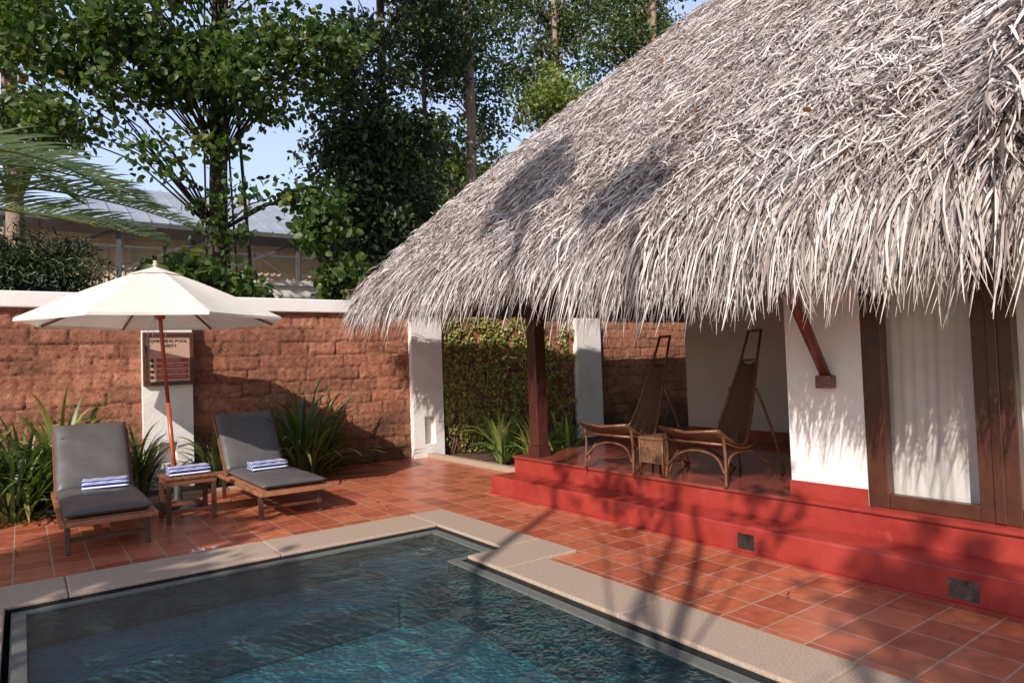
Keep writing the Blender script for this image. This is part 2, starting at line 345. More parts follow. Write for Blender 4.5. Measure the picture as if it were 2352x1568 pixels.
# ------------------------------------------------------------ ground, terrace, pool
def sheet(rects,z,name,m,**p):
    mb=MB()
    for x0,x1,y0,y1 in rects: mb.add([(x0,y0,z),(x1,y0,z),(x1,y1,z),(x0,y1,z)],[(0,1,2,3)])
    return obj(name,mb.mesh(name,m),**p)
sheet([(-250,250,5.9,300),(-250,250,-60,.6),(-250,-.4,.6,5.9),(3.3,250,.6,5.9)],-.03,'ground',M['soil'],kind='structure')
sheet([(-7,5.45,6.19,9.35),(3.3,5.45,9.35,10.1),(3.22,4.6,-6,4.07),(3.54,4.6,4.07,6.19),(-7,3.22,-6,.5),(-7,-.5,.5,6.19)],0,'terrace',M['tiles'],kind='structure')
mb=MB()
def cop(x0,x1,y0,y1,nx,ny):
    for i in range(nx):
        for j in range(ny):
            g=.002
            mb.box(x0+(x1-x0)*i/nx+g,x0+(x1-x0)*(i+1)/nx-g,y0+(y1-y0)*j/ny+g,y0+(y1-y0)*(j+1)/ny-g,-.06,.022)
cop(-7,3.15,5.62,6.19,7,1); cop(3.15,3.54,4.54,6.19,1,1); cop(2.80,3.54,4.07,4.54,1,1); cop(2.80,3.22,.5,4.07,1,3); cop(-.55,-.1,.9,5.62,1,3); cop(-.55,2.8,.5,.9,2,1)
obj('pool_coping',mb.mesh('pool_coping',M['granite']),bevel=.012,kind='structure')
mb=MB()
inner=[(-.1,.9),(2.8,.9),(2.8,4.54),(3.15,4.54),(3.15,5.62),(-.1,5.62)]
def inset(d): return [(-.1+d,.9+d),(2.8-d,.9+d),(2.8-d,4.54+d),(3.15-d,4.54+d),(3.15-d,5.62-d),(-.1+d,5.62-d)]
def ring(mb,p,q,zp,zq):
    n=len(p)
    mb.add([(x,y,zp) for x,y in p]+[(x,y,zq) for x,y in q],[(i,(i+1)%n,n+(i+1)%n,n+i) for i in range(n)])
ring(mb,inner,inner,.0,-.15); ring(mb,inner,inset(.03),-.15,-.15); ring(mb,inset(.03),inset(.03),-.15,-.02)
obj('overflow_slot',mb.mesh('overflow_slot',M['dark']),kind='structure')
mb=MB(); ring(mb,inset(.031),inset(.11),-.018,-.018); ring(mb,inset(.11),inset(.11),-.018,-.1)
obj('pool_ledge',mb.mesh('pool_ledge',M['ledge']),kind='structure')
ZB=-.46
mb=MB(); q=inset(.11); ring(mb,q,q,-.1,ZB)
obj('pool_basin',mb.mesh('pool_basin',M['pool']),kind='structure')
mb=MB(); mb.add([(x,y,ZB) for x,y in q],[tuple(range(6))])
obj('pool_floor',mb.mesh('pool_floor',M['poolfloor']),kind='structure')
mb=MB(); mb.box(.015,2.3,4.72,5.505,ZB+.002,-.25); mb.box(2.305,3.035,4.66,5.505,ZB+.002,-.13)
obj('pool_steps',mb.mesh('pool_steps',M['poolstep']),bevel=.015,kind='structure')
mb=MB(); q=inset(.1105); mb.add([(x,y,-.03) for x,y in q],[tuple(range(6))])
obj('water',mb.mesh('water',M['water']),kind='structure')
t=thing('pool_light','small grey underwater spout on the pool wall','light',(2.69,3.76,-.2))
mb=MB().box(2.62,2.69,3.70,3.82,-.22,-.14); wpart(t,'housing',mb,M['metal'],.01)
mb=MB().box(2.61,2.62,3.715,3.805,-.205,-.155); wpart(t,'lens',mb,M['glass'])
M['pale']=mat('pale_plastic',(.55,.48,.42),(.65,.58,.52),.5,20,0)
mb=MB().tube([(2.85+.075*math.cos(a),5.3+.075*math.sin(a),-.115) for a in np.linspace(0,2*math.pi,17)],.014,6,False)
o=obj('drain_ring',mb.mesh('drain_ring',M['pale'],(2.85,5.3,-.115)),loc=(2.85,5.3,-.115),label='round beige drain ring on a shallow pool step',category='drain')
def text(s,size,m,name,parent=None,loc=(0,0,0),rot=(0,0,0),ext=.001,align='CENTER',**p):
    c=bpy.data.curves.new(name,'FONT'); c.body=s; c.size=size; c.align_x=align; c.align_y='CENTER'; c.extrude=ext
    tmp=bpy.data.objects.new('tmp',c); COL.objects.link(tmp)
    dg=bpy.context.evaluated_depsgraph_get(); me=bpy.data.meshes.new_from_object(tmp.evaluated_get(dg)); bpy.data.objects.remove(tmp)
    me.materials.clear(); me.materials.append(m)
    o=obj(name,me,parent,loc,**p); o.rotation_euler=rot; return o
M['paint']=mat('white_paint',(.6,.6,.6),(.8,.8,.8),.7,30,0)
text('3 FT',.13,M['paint'],'depth_marking',loc=(1.25,6.32,.006),rot=(0,0,math.pi),label='white painted depth letters on terracotta tiles',category='marking')
sheet([(-7,3.3,9.36,10.15)],.012,'planting_bed',M['soil'],kind='structure')
mb=MB().box(-7,3.3,9.30,9.38,-.02,.035); mb.box(5.45,5.57,6.67,10.0,-.02,.07)
obj('bed_curb',mb.mesh('bed_curb',M['granite']),bevel=.008,kind='structure')

# ------------------------------------------------------------ laterite wall
t=thing('boundary_wall','rough red laterite block wall with white plaster coping','wall',(0,10.1,0))
nx,nz=620,100; X0,X1,Z1=-1.5,14.0,2.39
xs=np.linspace(X0,X1,nx); zs=np.linspace(-.05,Z1,nz)
V=[];colr=[]
rh=.195; bw=.42
cb={}
for iz,z in enumerate(zs):
    for ix,x in enumerate(xs):
        wob=.026*noise.noise((x*2.2,z*2.2,3))+.018*noise.noise((x*9,z*9,13)); wob2=.04*noise.noise((x*2.2,z*2.2,9))+.018*noise.noise((x*9,z*9,19))
        r=math.floor((z+wob)/rh); xo=x+wob2+(r%2)*bw*.5+.13*math.sin(r*7.3); c=math.floor(xo/bw)
        fz=(z+wob)/rh-r; fx=xo/bw-c
        e=min(min(fz,1-fz)*rh,min(fx,1-fx)*bw)
        mort=max(0,1-e/.020)
        if (r,c) not in cb:
            rr=random.Random(r*977+c*31); cb[(r,c)]=(rr.random(),rr.random())
        h,h2=cb[(r,c)]
        n1=noise.noise((x*14,z*14,1)); n2=noise.noise((x*35,z*35,5)); n4=noise.noise((x*1.3,z*2.5,15)); n5=noise.noise((x*5,z*5,25))
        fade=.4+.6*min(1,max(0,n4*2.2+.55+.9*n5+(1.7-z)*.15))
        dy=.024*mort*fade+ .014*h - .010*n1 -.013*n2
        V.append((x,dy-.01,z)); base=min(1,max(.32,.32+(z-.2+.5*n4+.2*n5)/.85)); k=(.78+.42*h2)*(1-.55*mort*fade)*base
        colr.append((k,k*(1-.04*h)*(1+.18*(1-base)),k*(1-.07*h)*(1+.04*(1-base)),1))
F=[(j*nx+i,j*nx+i+1,(j+1)*nx+i+1,(j+1)*nx+i) for j in range(nz-1) for i in range(nx-1)]
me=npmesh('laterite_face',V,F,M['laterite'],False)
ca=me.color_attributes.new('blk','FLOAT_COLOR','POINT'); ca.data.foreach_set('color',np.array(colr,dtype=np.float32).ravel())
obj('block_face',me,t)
mb=MB().box(-9,20,10.16,10.4,-.05,2.38); mb.box(-9,-1.5,10.1,10.16,-.05,2.38); mb.box(14,20,10.1,10.16,-.05,2.38); wpart(t,'core',mb,M['laterite'])
mb=MB().box(-9,20,10.02,10.46,2.39,2.59); wpart(t,'coping',mb,M['white'],.015)
def pillar(x0,x1,nich,z1=2.388):
    mb=MB(); y0,y1=9.98,10.12
    if nich:
        a,b,c,d=nich
        mb.box(x0,a,y0,y1,0,z1); mb.box(b,x1,y0,y1,0,z1); mb.box(a,b,y0,y1,0,c); mb.box(a,b,y0,y1,d,z1); mb.box(a,b,y1-.03,y1-.002,c,d)
    else: mb.box(x0,x1,y0,y1,0,z1)
    wpart(t,'pillar',mb,M['whitestain'])
pillar(1.28,1.88,(1.46,1.68,.35,.62)); pillar(5.22,5.79,(5.42,5.63,.22,.68)); pillar(8.86,9.5,None)
n=17000
x=5.85+rs.rand(n)**1.2*3.0; z=.02+rs.rand(n)*2.34
keep=np.array([noise.noise((a*1.6,b*1.6,2))*.8+noise.noise((a*6,b*6,8))*1.1 > -.28+ max(0,a-7.0)*.26 for a,b in zip(x,z)])
x=x[keep];z=z[keep]
V,F=leaves(np.stack([x,10.08-rs.rand(len(x))*.045,z],1),.055,(0,-.2,-.6),0,.4)
ivy=thing('ivy','yellow green creeper clinging to the laterite wall','plant',(7.4,10.05,0))
obj('foliage',npmesh('ivy_foliage',V-np.array([7.4,10.05,0]),F,M['lf_ivy']),ivy)
mb=MB()
for i in range(46):
    px=6+random.random()*2.8; pz=0; pts=[]
    for k in range(12): pts.append((px,10.07,pz)); px+=random.uniform(-.13,.13); pz+=random.uniform(.08,.24)
    mb.tube(pts,.006,5)
wpart(ivy,'stem',mb,M['barkpale'])

# ------------------------------------------------------------ sign
t=thing('safety_sign','dark framed swimming pool safety board on white pillar','sign',(1.585,9.97,1.73))
mb=MB()
for a in ((1.28,1.89,1.38,1.43),(1.28,1.89,2.03,2.08),(1.28,1.33,1.432,2.028),(1.84,1.89,1.432,2.028)): mb.box(a[0],a[1],9.92,9.975,a[2],a[3])
wpart(t,'frame',mb,M['wooddark'],.006)
mb=MB().box(1.33,1.84,9.945,9.965,1.43,2.03); wpart(t,'board',mb,mat('sign_board',(.50,.33,.26),(.56,.39,.31),.6,5,0))
M['inkd']=mat('sign_ink',(.03,.015,.01),(.04,.02,.015),.6,5,0); M['inkr']=mat('sign_red',(.38,.04,.045),(.44,.05,.06),.6,5,0); M['cream']=mat('sign_cream',(.75,.62,.55),(.8,.68,.6),.6,5,0)
R90=(math.pi/2,0,0)
text('SWIMMING POOL',.056,M['inkd'],'lettering',t,(0,-.028,.235),R90,.002); text('SAFETY',.056,M['inkd'],'lettering',t,(0,-.028,.17),R90,.002)
rows=['NO DIVING','DEEP END AHEAD','SLIPPERY WHEN WET','CHILDREN MUST BE SUPERVISED']
for i in range(4):
    zc=1.73-.02-i*.074; mb=MB().box(1.44,1.82,9.940,9.944,zc-.024,zc+.024); wpart(t,'bar',mb,M['inkr'])
    mb=MB().tube([(1.385,9.944,zc),(1.385,9.939,zc)],.022,12); wpart(t,'pictogram',mb,M['inkd'])
for i,s in enumerate(rows): text(s,.034 if i<3 else .022,M['cream'],'lettering',t,(.045,-.033,-.02-i*.074),R90)

# ------------------------------------------------------------ thatched house
XV=4.77; ZV=.40; X1s=4.45; Z1s=.205; YE=6.62; XF=4.88; YC=9.38
H=thing('thatched_house','white cottage with grey palm thatch roof and red veranda','house',(6,3,0))
mb=MB().box(XV+.02,7.9,-4,YE-.02,-.05,ZV-.03); wpart(H,'plinth',mb,M['redox'])
mb=MB().box(XV,7.9,-4,YE,ZV-.03,ZV); wpart(H,'veranda_floor',mb,M['floorox'],.008)
mb=MB().box(X1s,XV+.019,-4,YE,-.05,Z1s); st=wpart(H,'step',mb,M['redox'],.015)
mb=MB().box(X1s-.03,X1s,-4,YE,-.04,.012); wpart(H,'skirting',mb,M['redox'])
mb=MB().box(XV-.004,XF+.01,-4,2.99,ZV-.02,ZV+.004); wpart(H,'threshold',mb,M['redox'])
M['vent']=mat('weathered_vent',(.012,.009,.009),(.05,.035,.035),.8,9,.5,wear=None)
M['ventw']=mat('chipped_vent',(.012,.009,.009),(.16,.12,.11),.8,26,.5,detail=8)
for y0,y1,mm in ((3.10,3.24,M['vent']),(1.62,1.78,M['ventw'])):
    mb=MB().box(X1s-.004,X1s+.01,y0,y1,.03,.145); wpart(H,'vent',mb,mm,parent=st)
mb=MB(); 
mb.box(XF,XF+.16,2.44,3.03,ZV,3.2); mb.box(XF+.16,7.7,2.88,3.03,ZV,3.6); mb.box(XF,XF+.16,-4,2.44,2.35,3.2)
wpart(H,'wall',mb,M['white'])
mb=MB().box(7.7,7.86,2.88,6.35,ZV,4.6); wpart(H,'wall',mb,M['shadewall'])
mb=MB().box(XF-.012,XF,2.44,3.04,ZV+.002,ZV+.12); wpart(H,'skirting',mb,M['redox'])
mb=MB().box(7.685,7.7,3.03,6.36,ZV+.002,ZV+.13); wpart(H,'skirting',mb,M['floorox'])
mb=MB().box(8.5,8.6,-4,2.88,ZV,4); wpart(H,'interior_wall',mb,M['interior'])
mb=MB().box(5.04,8.5,-4,2.88,2.9,2.95); wpart(H,'ceiling',mb,M['interior'])
mb=MB().box(4.90,5.06,6.27,6.43,ZV+.12,2.95); mb.box(4.88,5.08,6.25,6.45,ZV,ZV+.12); wpart(H,'post',mb,M['postwood'],.01)
mb=MB().box(4.9,5.05,-3,8.9,2.72,2.9); wpart(H,'eave_beam',mb,M['postwood'])
mb=MB().tube([(4.84,2.69,1.33),(4.50,2.69,1.83),(4.15,2.69,2.30)],[.038,.045,.045],10); br=wpart(H,'brace',mb,M['bracewood'])
M['bracketm']=mat('weathered_bracket',(.10,.05,.04),(.28,.17,.14),.7,14,.3)
mb=MB().box(4.79,4.88,2.63,2.75,1.24,1.335); wpart(H,'bracket',mb,M['bracketm'],.01,parent=br)
D=bpy.data.objects.new('door',None); COL.objects.link(D); D.parent=H; D.location=(XF-6,2-3,ZV)
def dpart(name,mb,m,bevel=0,**p):
    return obj(name,mb.mesh(name,m,(XF,2,ZV)),D,bevel=bevel,**p)
mb=MB()
mb.box(XF+.0,XF+.09,2.30,2.438,ZV+.004,2.35); mb.box(XF+.0,XF+.09,1.52,1.745,ZV+.004,2.35); mb.box(XF+.01,XF+.08,1.745,2.30,ZV+.004,ZV+.10); mb.box(XF+.01,XF+.08,.6,1.52,ZV+.004,ZV+.10)
mb.box(XF-.015,XF,1.60,1.66,ZV+.01,2.35); mb.box(XF+.0,XF+.09,.45,.6,ZV,2.35)
dpart('frame',mb,M['doorwood'],.006)
mb=MB().add([(XF+.05,1.75,ZV+.1),(XF+.05,2.30,ZV+.1),(XF+.05,2.30,2.35),(XF+.05,1.75,2.35)],[(0,1,2,3)]); dpart('glass',mb,M['glass'])
mb=MB().add([(XF+.05,.6,ZV+.1),(XF+.05,1.52,ZV+.1),(XF+.05,1.52,2.35),(XF+.05,.6,2.35)],[(0,1,2,3)]); dpart('glass',mb,M['glass'])
mb=MB(); ny=160; vs=[];fs=[]
for j in range(ny+1):
    y=.5+2.0*j/ny
    for k in range(9):
        z=ZV+.015+(2.4-ZV)*k/8
        vs.append((XF+.2+.014*math.sin(y*24+1.8*math.sin(y*7))+.005*math.sin(y*83+k*.3)+.01*math.sin(k*.7+y*5),y,z+(.02*math.sin(y*20) if k==0 else 0)))
fs=[(j*9+k,(j+1)*9+k,(j+1)*9+k+1,j*9+k+1) for j in range(ny) for k in range(8)]
mb.add(vs,fs,True); dpart('curtain',mb,M['curtain'])
# roof
def Zr(s): return 2.42+.97*s+.28*(1-np.exp(-np.maximum(s,0)/.3))+.10*np.sin(np.pi*np.clip(s,0,4.2)/4.2)
ns=18; ss=np.linspace(0.05,5.2,ns); mb=MB(); zo=-.09
vs=[];fs=[]
for s in ss:
    z=float(Zr(s))+zo; ye=YC-s
    vs+= [(4+s,-6,z),(4+s,ye,z),(14.4-s,ye,z),(14.4-s,-6,z)]
for i in range(ns-1):
    a=i*4;b=a+4
    fs+=[(a,b,b+1,a+1),(a+1,b+1,b+2,a+2),(a+2,b+2,b+3,a+3)]
mb.add(vs,fs)
vs2=[(x,y,z-.12) for x,y,z in vs]; mb.add(vs2,[f[::-1] for f in fs])
mb.add([vs[0],vs[1],vs2[1],vs2[0]],[(0,1,2,3)]); mb.add([vs[1],vs[2],vs2[2],vs2[1]],[(0,1,2,3)])
roof=wpart(H,'roof',mb,M['roofbase'])
for i in range(16):
    y=8.6-i*.75; mb=MB().beam((4.1,y,2.2),(4.1+min(5,9.4-y if y>5 else 4.6),y,2.2+.98*min(5,9.4-y if y>5 else 4.6)),.07,.09)
    wpart(H,'rafter',mb,M['postwood'],parent=roof)
def strands(n,s,Y,facet,length,width,wild,dz=0.0,xo=4.0,droop=.25,lift=.08,curlk=.9):
    K=7
    if facet=='x':
        P0=np.stack([xo+s,Y,Zr(s)+dz],1); down=np.array([-.714,0,-.70]); lat=np.array([0,1,0.]); nr=np.array([-.70,0,.714])
    else:
        P0=np.stack([Y,YC-s,Zr(s)+dz],1); down=np.array([0,.714,-.70]); lat=np.array([1.,0,0]); nr=np.array([0,.70,.714])
    P0=P0+nr*(rs.rand(n,1)*lift)
    ang=rs.normal(size=n)*wild; curl=rs.normal(size=n)*curlk; lf=rs.normal(size=n)*.20+.02
    L=length*(.35+1.0*rs.rand(n))
    P=np.zeros((n,K,3)); P[:,0]=P0; T=np.zeros((n,K,3))
    for k in range(K):
        t=k/(K-1)
        a=ang+curl*(t-.3)
        d=down*np.cos(a)[:,None]+lat*np.sin(a)[:,None]+nr*((lf*(1-1.6*t))[:,None])
        over=(s[:]<.12)
        d[:,2]-= droop*t*2.2*(over+.12)
        d=norm(d); T[:,k]=d
        if k<K-1: P[:,k+1]=P[:,k]+d*(L/(K-1))[:,None]
    sc=(P[:,:,0]-xo) if facet=='x' else (YC-P[:,:,1])
    zs_=Zr(np.maximum(sc,0))+dz+.004
    on=sc>0.02
    P[:,:,2]=np.where(on,np.maximum(P[:,:,2],zs_+rs.rand(n,1)*.05),P[:,:,2])
    wn=norm(nr+rs.normal(size=(n,3))*.4)
    tw=rs.normal(size=(n,1,3))*np.linspace(0,.6,K)[None,:,None]
    Wd=norm(np.cross(T,np.repeat(wn[:,None,:],K,1)+tw))
    prof=np.array([.7,1,1,.95,.8,.55,.12]); W=(width*(.4+1.1*rs.rand(n)))[:,None]*prof[None,:]
    return ribbons(P,Wd,W)
parts=[]
n=190000
s=rs.rand(n)*5.1; Y=-1+rs.rand(n)*10.5; near=np.exp(-((Y-1)/4.0)); k=(Y<YC-s+.05)&(Y>1.0)&(rs.rand(n)<.55+.45*near); s=s[k];Y=Y[k]
h=int(len(s)*.6)
parts.append(strands(h,s[:h],Y[:h],'x',.26,.0108,.75,curlk=.7))
parts.append(strands(len(s)-h,s[h:],Y[h:],'x',.21,.0112,1.15,0,4.0,.2,.10,1.2))
n=9500; s=-.03+rs.rand(n)*.3; Y=.8+rs.rand(n)*8.5; parts.append(strands(n,s,Y,'x',.40,.0118,.45,0,4.0,.5,.08,1.0))
clump=np.array([.5+.5*noise.noise((v*2.3,1,1))*1.6 for v in np.linspace(0,9.5,400)])
n=2600; s=-.02+rs.rand(n)*.15; Y=.8+rs.rand(n)*8.2; k=rs.rand(n)<np.interp(Y,np.linspace(0,9.5,400),clump); s=s[k];Y=Y[k]; parts.append(strands(len(s),s,Y,'x',.62,.0102,.30,0,4.0,.75))
n=4600; s=-.03+rs.rand(n)*.1; Y=.8+rs.rand(n)*3.6; k=rs.rand(n)<np.interp(Y,np.linspace(0,9.5,400),clump)+.15; s=s[k];Y=Y[k]; parts.append(strands(len(s),s,Y,'x',.64,.0115,.32,-.05,4.0,.85))
n=6000; s=rs.rand(n)*5; X=4+s+rs.rand(n)*.8; parts.append(strands(n,s,X,'y',.26,.011,.7))
n=1900; s=-.0+rs.rand(n)*.25; X=4.0+rs.rand(n)*2.0; parts.append(strands(n,s,X,'y',.32,.0115,.35,0,4.0,.8))
n=11000; s=rs.rand(n)*2.5; Y=.2+rs.rand(n)*1.02; parts.append(strands(n,s,Y,'x',.30,.012,.8,.26,3.80))
n=2500; s=rs.rand(n)*2.5; Y=1.1+rs.rand(n)*.2; parts.append(strands(n,s,Y,'x',.36,.0125,.7,.12,3.9))
Vs=[];Fs=[];o=0
for V,F in parts: Vs.append(V);Fs.append(F+o);o+=len(V)
V=np.concatenate(Vs)-np.array([6,3,0]); obj('thatch',npmesh('thatch',V,np.concatenate(Fs),M['thatch']),roof)

M['lf_dead']=leafmat('dry_fallen_leaves',[(0,(.16,.06,.03)),(.6,(.38,.15,.06)),(1,(.5,.24,.1))],.2)
n=34; s=rs.rand(n)*3.3; Y=2+rs.rand(n)*6.5; C=np.stack([4+s,Y,Zr(s)+.16],1); C=C[Y<9-s]
V,F=leaves(C,.08,(-.6,0,-.6),2,.3); obj('fallen_leaf_litter',npmesh('fallen_leaf_litter',V,F,M['lf_dead']),kind='stuff',label='scattered dry orange leaves on grey thatch')
n=26; C=np.stack([rs.rand(n)*5-.6,6.3+rs.rand(n)*3,np.full(n,.02)],1); C2=np.stack([3.4+rs.rand(8)*1,1+rs.rand(8)*5,np.full(8,.02)],1)
V,F=leaves(np.concatenate([C,C2]),.06,(0,0,0),6,.25); V[:,2]=np.maximum(V[:,2],.006); obj('leaf_litter',npmesh('leaf_litter',V,F,M['lf_dead']),kind='stuff',label='scattered dry leaves on terracotta tiles')

# ------------------------------------------------------------ loungers
def lounger(loc,label):
    t=thing('sun_lounger',label,'lounger',loc,0,'sun loungers beside the pool')
    mb=MB(); w=.35
    for sx in (-1,1): mb.box(sx*w-.02,sx*w+.02,-.02,1.98,.262,.305)
    mb.box(-w+.021,w-.021,-.02,.02,.262,.305); mb.box(-w+.021,w-.021,1.94,1.98,.262,.305); mb.box(-w+.021,w-.021,.9,.94,.262,.30)
    for i in range(16): mb.box(-w+.021,w-.021,.06+i*.085,.12+i*.085,.295,.312)
    obj('frame',mb.mesh('frame',M['teak']),t,bevel=.006)
    for sx in (-1,1):
        for y in (.22,1.72):
            mb=MB().beam((sx*(w-.045),y,.27),(sx*(w-.045),y-.04*(1 if y<1 else -1),0),.035,.045); obj('leg',mb.mesh('leg',M['wooddark']),t,bevel=.005)
    mb=MB().box(-w+.06,w-.06,.19,.22,.10,.13); obj('stretcher',mb.mesh('stretcher',M['wooddark']),t)
    ang=math.radians(50); ca_,sa=math.cos(ang),math.sin(ang); y0=1.48
    mb=MB()
    for sx in (-1,1): mb.beam((sx*(w-.012),y0,.30),(sx*(w-.012),y0+.80*ca_,.30+.80*sa),.035,.03)
    mb.beam((-w,y0+.80*ca_,.30+.80*sa),(w,y0+.80*ca_,.30+.80*sa),.04,.03); mb.beam((0.2,y0+.5*ca_,.30+.5*sa),(.2,y0+.52,.27),.03,.03)
    obj('back_frame',mb.mesh('back_frame',M['wood']),t,bevel=.004)
    def pad(name,L,m):
        nx_,ny_=14,22; vs=[];fs=[]
        for side in (0,1):
            for j in range(ny_+1):
                for i in range(nx_+1):
                    u=i/nx_*2-1;v=j/ny_*2-1
                    e=(1-abs(u)**6)*(1-abs(v)**14)
                    wr=.007*math.sin(v*19+u*2)*(1-abs(u))+.005*math.sin(v*7+u*5)
                    z=.045+(.040*e+.004+wr*e)*(1 if side else -1)
                    if not side: z=.045-.04*min(1,e*3)
                    vs.append((u*.34*(1-.012*(abs(v)**10)),(v+1)/2*L,z))
        m0=(nx_+1)*(ny_+1)
        for j in range(ny_):
            for i in range(nx_):
                a=j*(nx_+1)+i; fs.append((a,a+nx_+1,a+nx_+2,a+1)); a+=m0; fs.append((a,a+1,a+nx_+2,a+nx_+1))
        bd=[i for i in range(nx_+1)]+[j*(nx_+1)+nx_ for j in range(1,ny_+1)]+[ny_*(nx_+1)+i for i in range(nx_-1,-1,-1)]+[j*(nx_+1) for j in range(ny_-1,0,-1)]
        for a,b in zip(bd,bd[1:]+bd[:1]): fs.append((a,b,b+m0,a+m0))
        mb=MB(); mb.add(vs,fs,True); return mb.mesh(name,m)
    o=obj('seat_cushion',pad('seat_cushion',1.46,M['cushion']),t,(0,.02,.312))
    o=obj('back_cushion',pad('back_cushion',.84,M['cushion']),t,(0,y0+.03,.33)); o.rotation_euler=(ang,0,0)
    return t
L1=lounger((.61,6.80,0),'wooden sun lounger with grey cushion in deep shade')
L2=copy_thing(L1,(2.27,6.95,0),math.radians(0),'wooden sun lounger with grey cushion partly in sunlight')
def towel(loc,rot,label):
    mb=MB(); L=.21;h=.028
    for lay in range(3):
        z0=lay*h*1.02
        n=12; ring_=[]
        for i in range(n*2):
            a=2*math.pi*i/(n*2); cy=math.copysign(1,math.cos(a))*min(1,abs(math.cos(a))**.25)*L/2; cz=math.copysign(1,math.sin(a))*abs(math.sin(a))**.6*h/2
            ring_.append((cy+.004*lay,cz+z0+h/2))
        vs=[];k=12
        for j in range(k+1):
            x=(j/k-.5)*.40; sag=.003*math.sin(j*1.7+lay)
            sc=1-.02*(abs(j/k-.5)*2)**8
            for y,z in ring_: vs.append((x,y*sc,z+sag*lay*.5))
        m=len(ring_); fs=[(j*m+i,j*m+(i+1)%m,(j+1)*m+(i+1)%m,(j+1)*m+i) for j in range(k) for i in range(m)]
        fs+=[tuple(range(m))[::-1],tuple(k*m+i for i in range(m))]
        mb.add(vs,fs,True)
    o=obj('towel',mb.mesh('towel',M['towel']),None,loc,label=label,category='towel',group='folded striped towels'); o.rotation_euler=(0,0,rot); return o
T=towel((.68,7.98,.405),math.radians(-8),'folded blue and white striped towel on shaded lounger')
for loc,r,lb in (((2.27,7.95,.405),.05,'folded blue and white striped towel on sunlit lounger'),((1.42,7.84,.462),.02,'folded blue and white striped towel on side table')):
    o=T.copy(); COL.objects.link(o); o.location=loc; o.rotation_euler=(0,0,r); o['label']=lb
t=thing('side_table','low dark wooden side table between two loungers','table',(1.41,7.86,0))
mb=MB()
for i in range(6): mb.box(-.25+i*.085,-.25+i*.085+.078,-.25,.25,.435,.457)
mb.box(-.235,.235,-.235,-.21,.38,.434); mb.box(-.235,.235,.21,.235,.38,.434); mb.box(-.235,-.21,-.209,.209,.38,.434); mb.box(.21,.235,-.209,.209,.38,.434)
obj('table_top',mb.mesh('table_top',M['wood']),t,bevel=.004)
for sx in (-1,1):
    for sy in (-1,1):
        mb=MB().box(sx*.215-.022,sx*.215+.022,sy*.215-.022,sy*.215+.022,0,.379); obj('leg',mb.mesh('leg',M['wooddark']),t,bevel=.004)
for sy in (-1,1):
    mb=MB().box(-.192,.192,sy*.215-.01,sy*.215+.01,.1,.13); obj('stretcher',mb.mesh('stretcher',M['wood']),t)
for x,y in ((1.50,8.05),(1.56,8.0)):
    mb=MB().lathe([(.022,0),(.03,.0),(.034,.085),(.031,.085),(.028,.006),(0,.006)],n=16)
    obj('drinking_glass',mb.mesh('drinking_glass',M['glass']),None,(x,y,.458),label='small clear drinking glass on wooden side table',category='glass',group='drinking glasses on side table')

# ------------------------------------------------------------ umbrella
ux,uy=1.41,8.42
t=thing('patio_umbrella','cream canvas parasol on red wooden pole','umbrella',(ux,uy,0))
lean=Vector((-.19,0,2.75))
def ax(z): return Vector((lean.x*z/2.75,0,z))
mb=MB().tube([ax(0.05),ax(1.2)],.024,14); mb.tube([ax(1.2),ax(2.62)],.021,14); obj('pole',mb.mesh('pole',M['woodred']),t)
mb=MB().lathe([(0,.0),(.27,0),(.27,.05),(.23,.085),(.07,.1),(.045,.13),(.04,.32),(.0,.32)],n=28); obj('base',mb.mesh('base',M['base']),t)
Rm=1.35; zr=2.12; nseg=8; sub=8; nr_=10
off0=math.radians(10)
NA=nseg*sub
def canopy(r0,r1,z0,dz):
    vs=[];fs=[]
    for i in range(nr_+1):
        q=i/nr_; r=r0+(r1-r0)*q
        for j in range(NA):
            a=off0+2*math.pi*j/NA; ph=(j%sub)/sub; mid=math.sin(ph*math.pi)
            flat=math.cos(math.pi/nseg)/math.cos((ph-.5)*2*math.pi/nseg)
            rr=r*(flat*(1-.035*mid*q))
            z=z0-(z0-zr)*(q**1.12) - .035*mid*q*(1-q)*2 +dz
            vs.append((ax(z).x+rr*math.cos(a),rr*math.sin(a),z))
    for i in range(nr_):
        for j in range(NA): fs.append((i*NA+j,(i+1)*NA+j,(i+1)*NA+(j+1)%NA,i*NA+(j+1)%NA))
    o=nr_*NA; m=len(vs)
    for j in range(NA): x,y,z=vs[o+j]; vs.append((x*1.002,y*1.002,z-.03))
    for j in range(NA): fs.append((o+j,m+j,m+(j+1)%NA,o+(j+1)%NA))
    return vs,fs
mb=MB(); vs,fs=canopy(.16,Rm,2.66,0); mb.add(vs,fs,False)
obj('canopy',mb.mesh('canopy',M['canvas']),t)
mb=MB(); 
vs=[];fs=[]
for i in range(4):
    q=i/3; r=.001+.28*q
    for j in range(32):
        a=2*math.pi*j/32+off0; ph=(j%4)/4; mid=math.sin(ph*math.pi); vs.append((ax(2.7).x+r*(1-.1*mid*q)*math.cos(a),r*(1-.1*mid*q)*math.sin(a),2.73-.10*q))
fs=[(i*32+j,(i+1)*32+j,(i+1)*32+(j+1)%32,i*32+(j+1)%32) for i in range(3) for j in range(32)]
mb.add(vs,fs,False); obj('vent_cap',mb.mesh('vent_cap',M['canvas']),t)
mb=MB().lathe([(0,.07),(.02,.065),(.026,.055),(.016,.045),(.018,.038),(.033,.025),(.02,.01),(.02,-.02)],(ax(2.7).x,0,2.73),14); obj('finial',mb.mesh('finial',M['finial']),t)
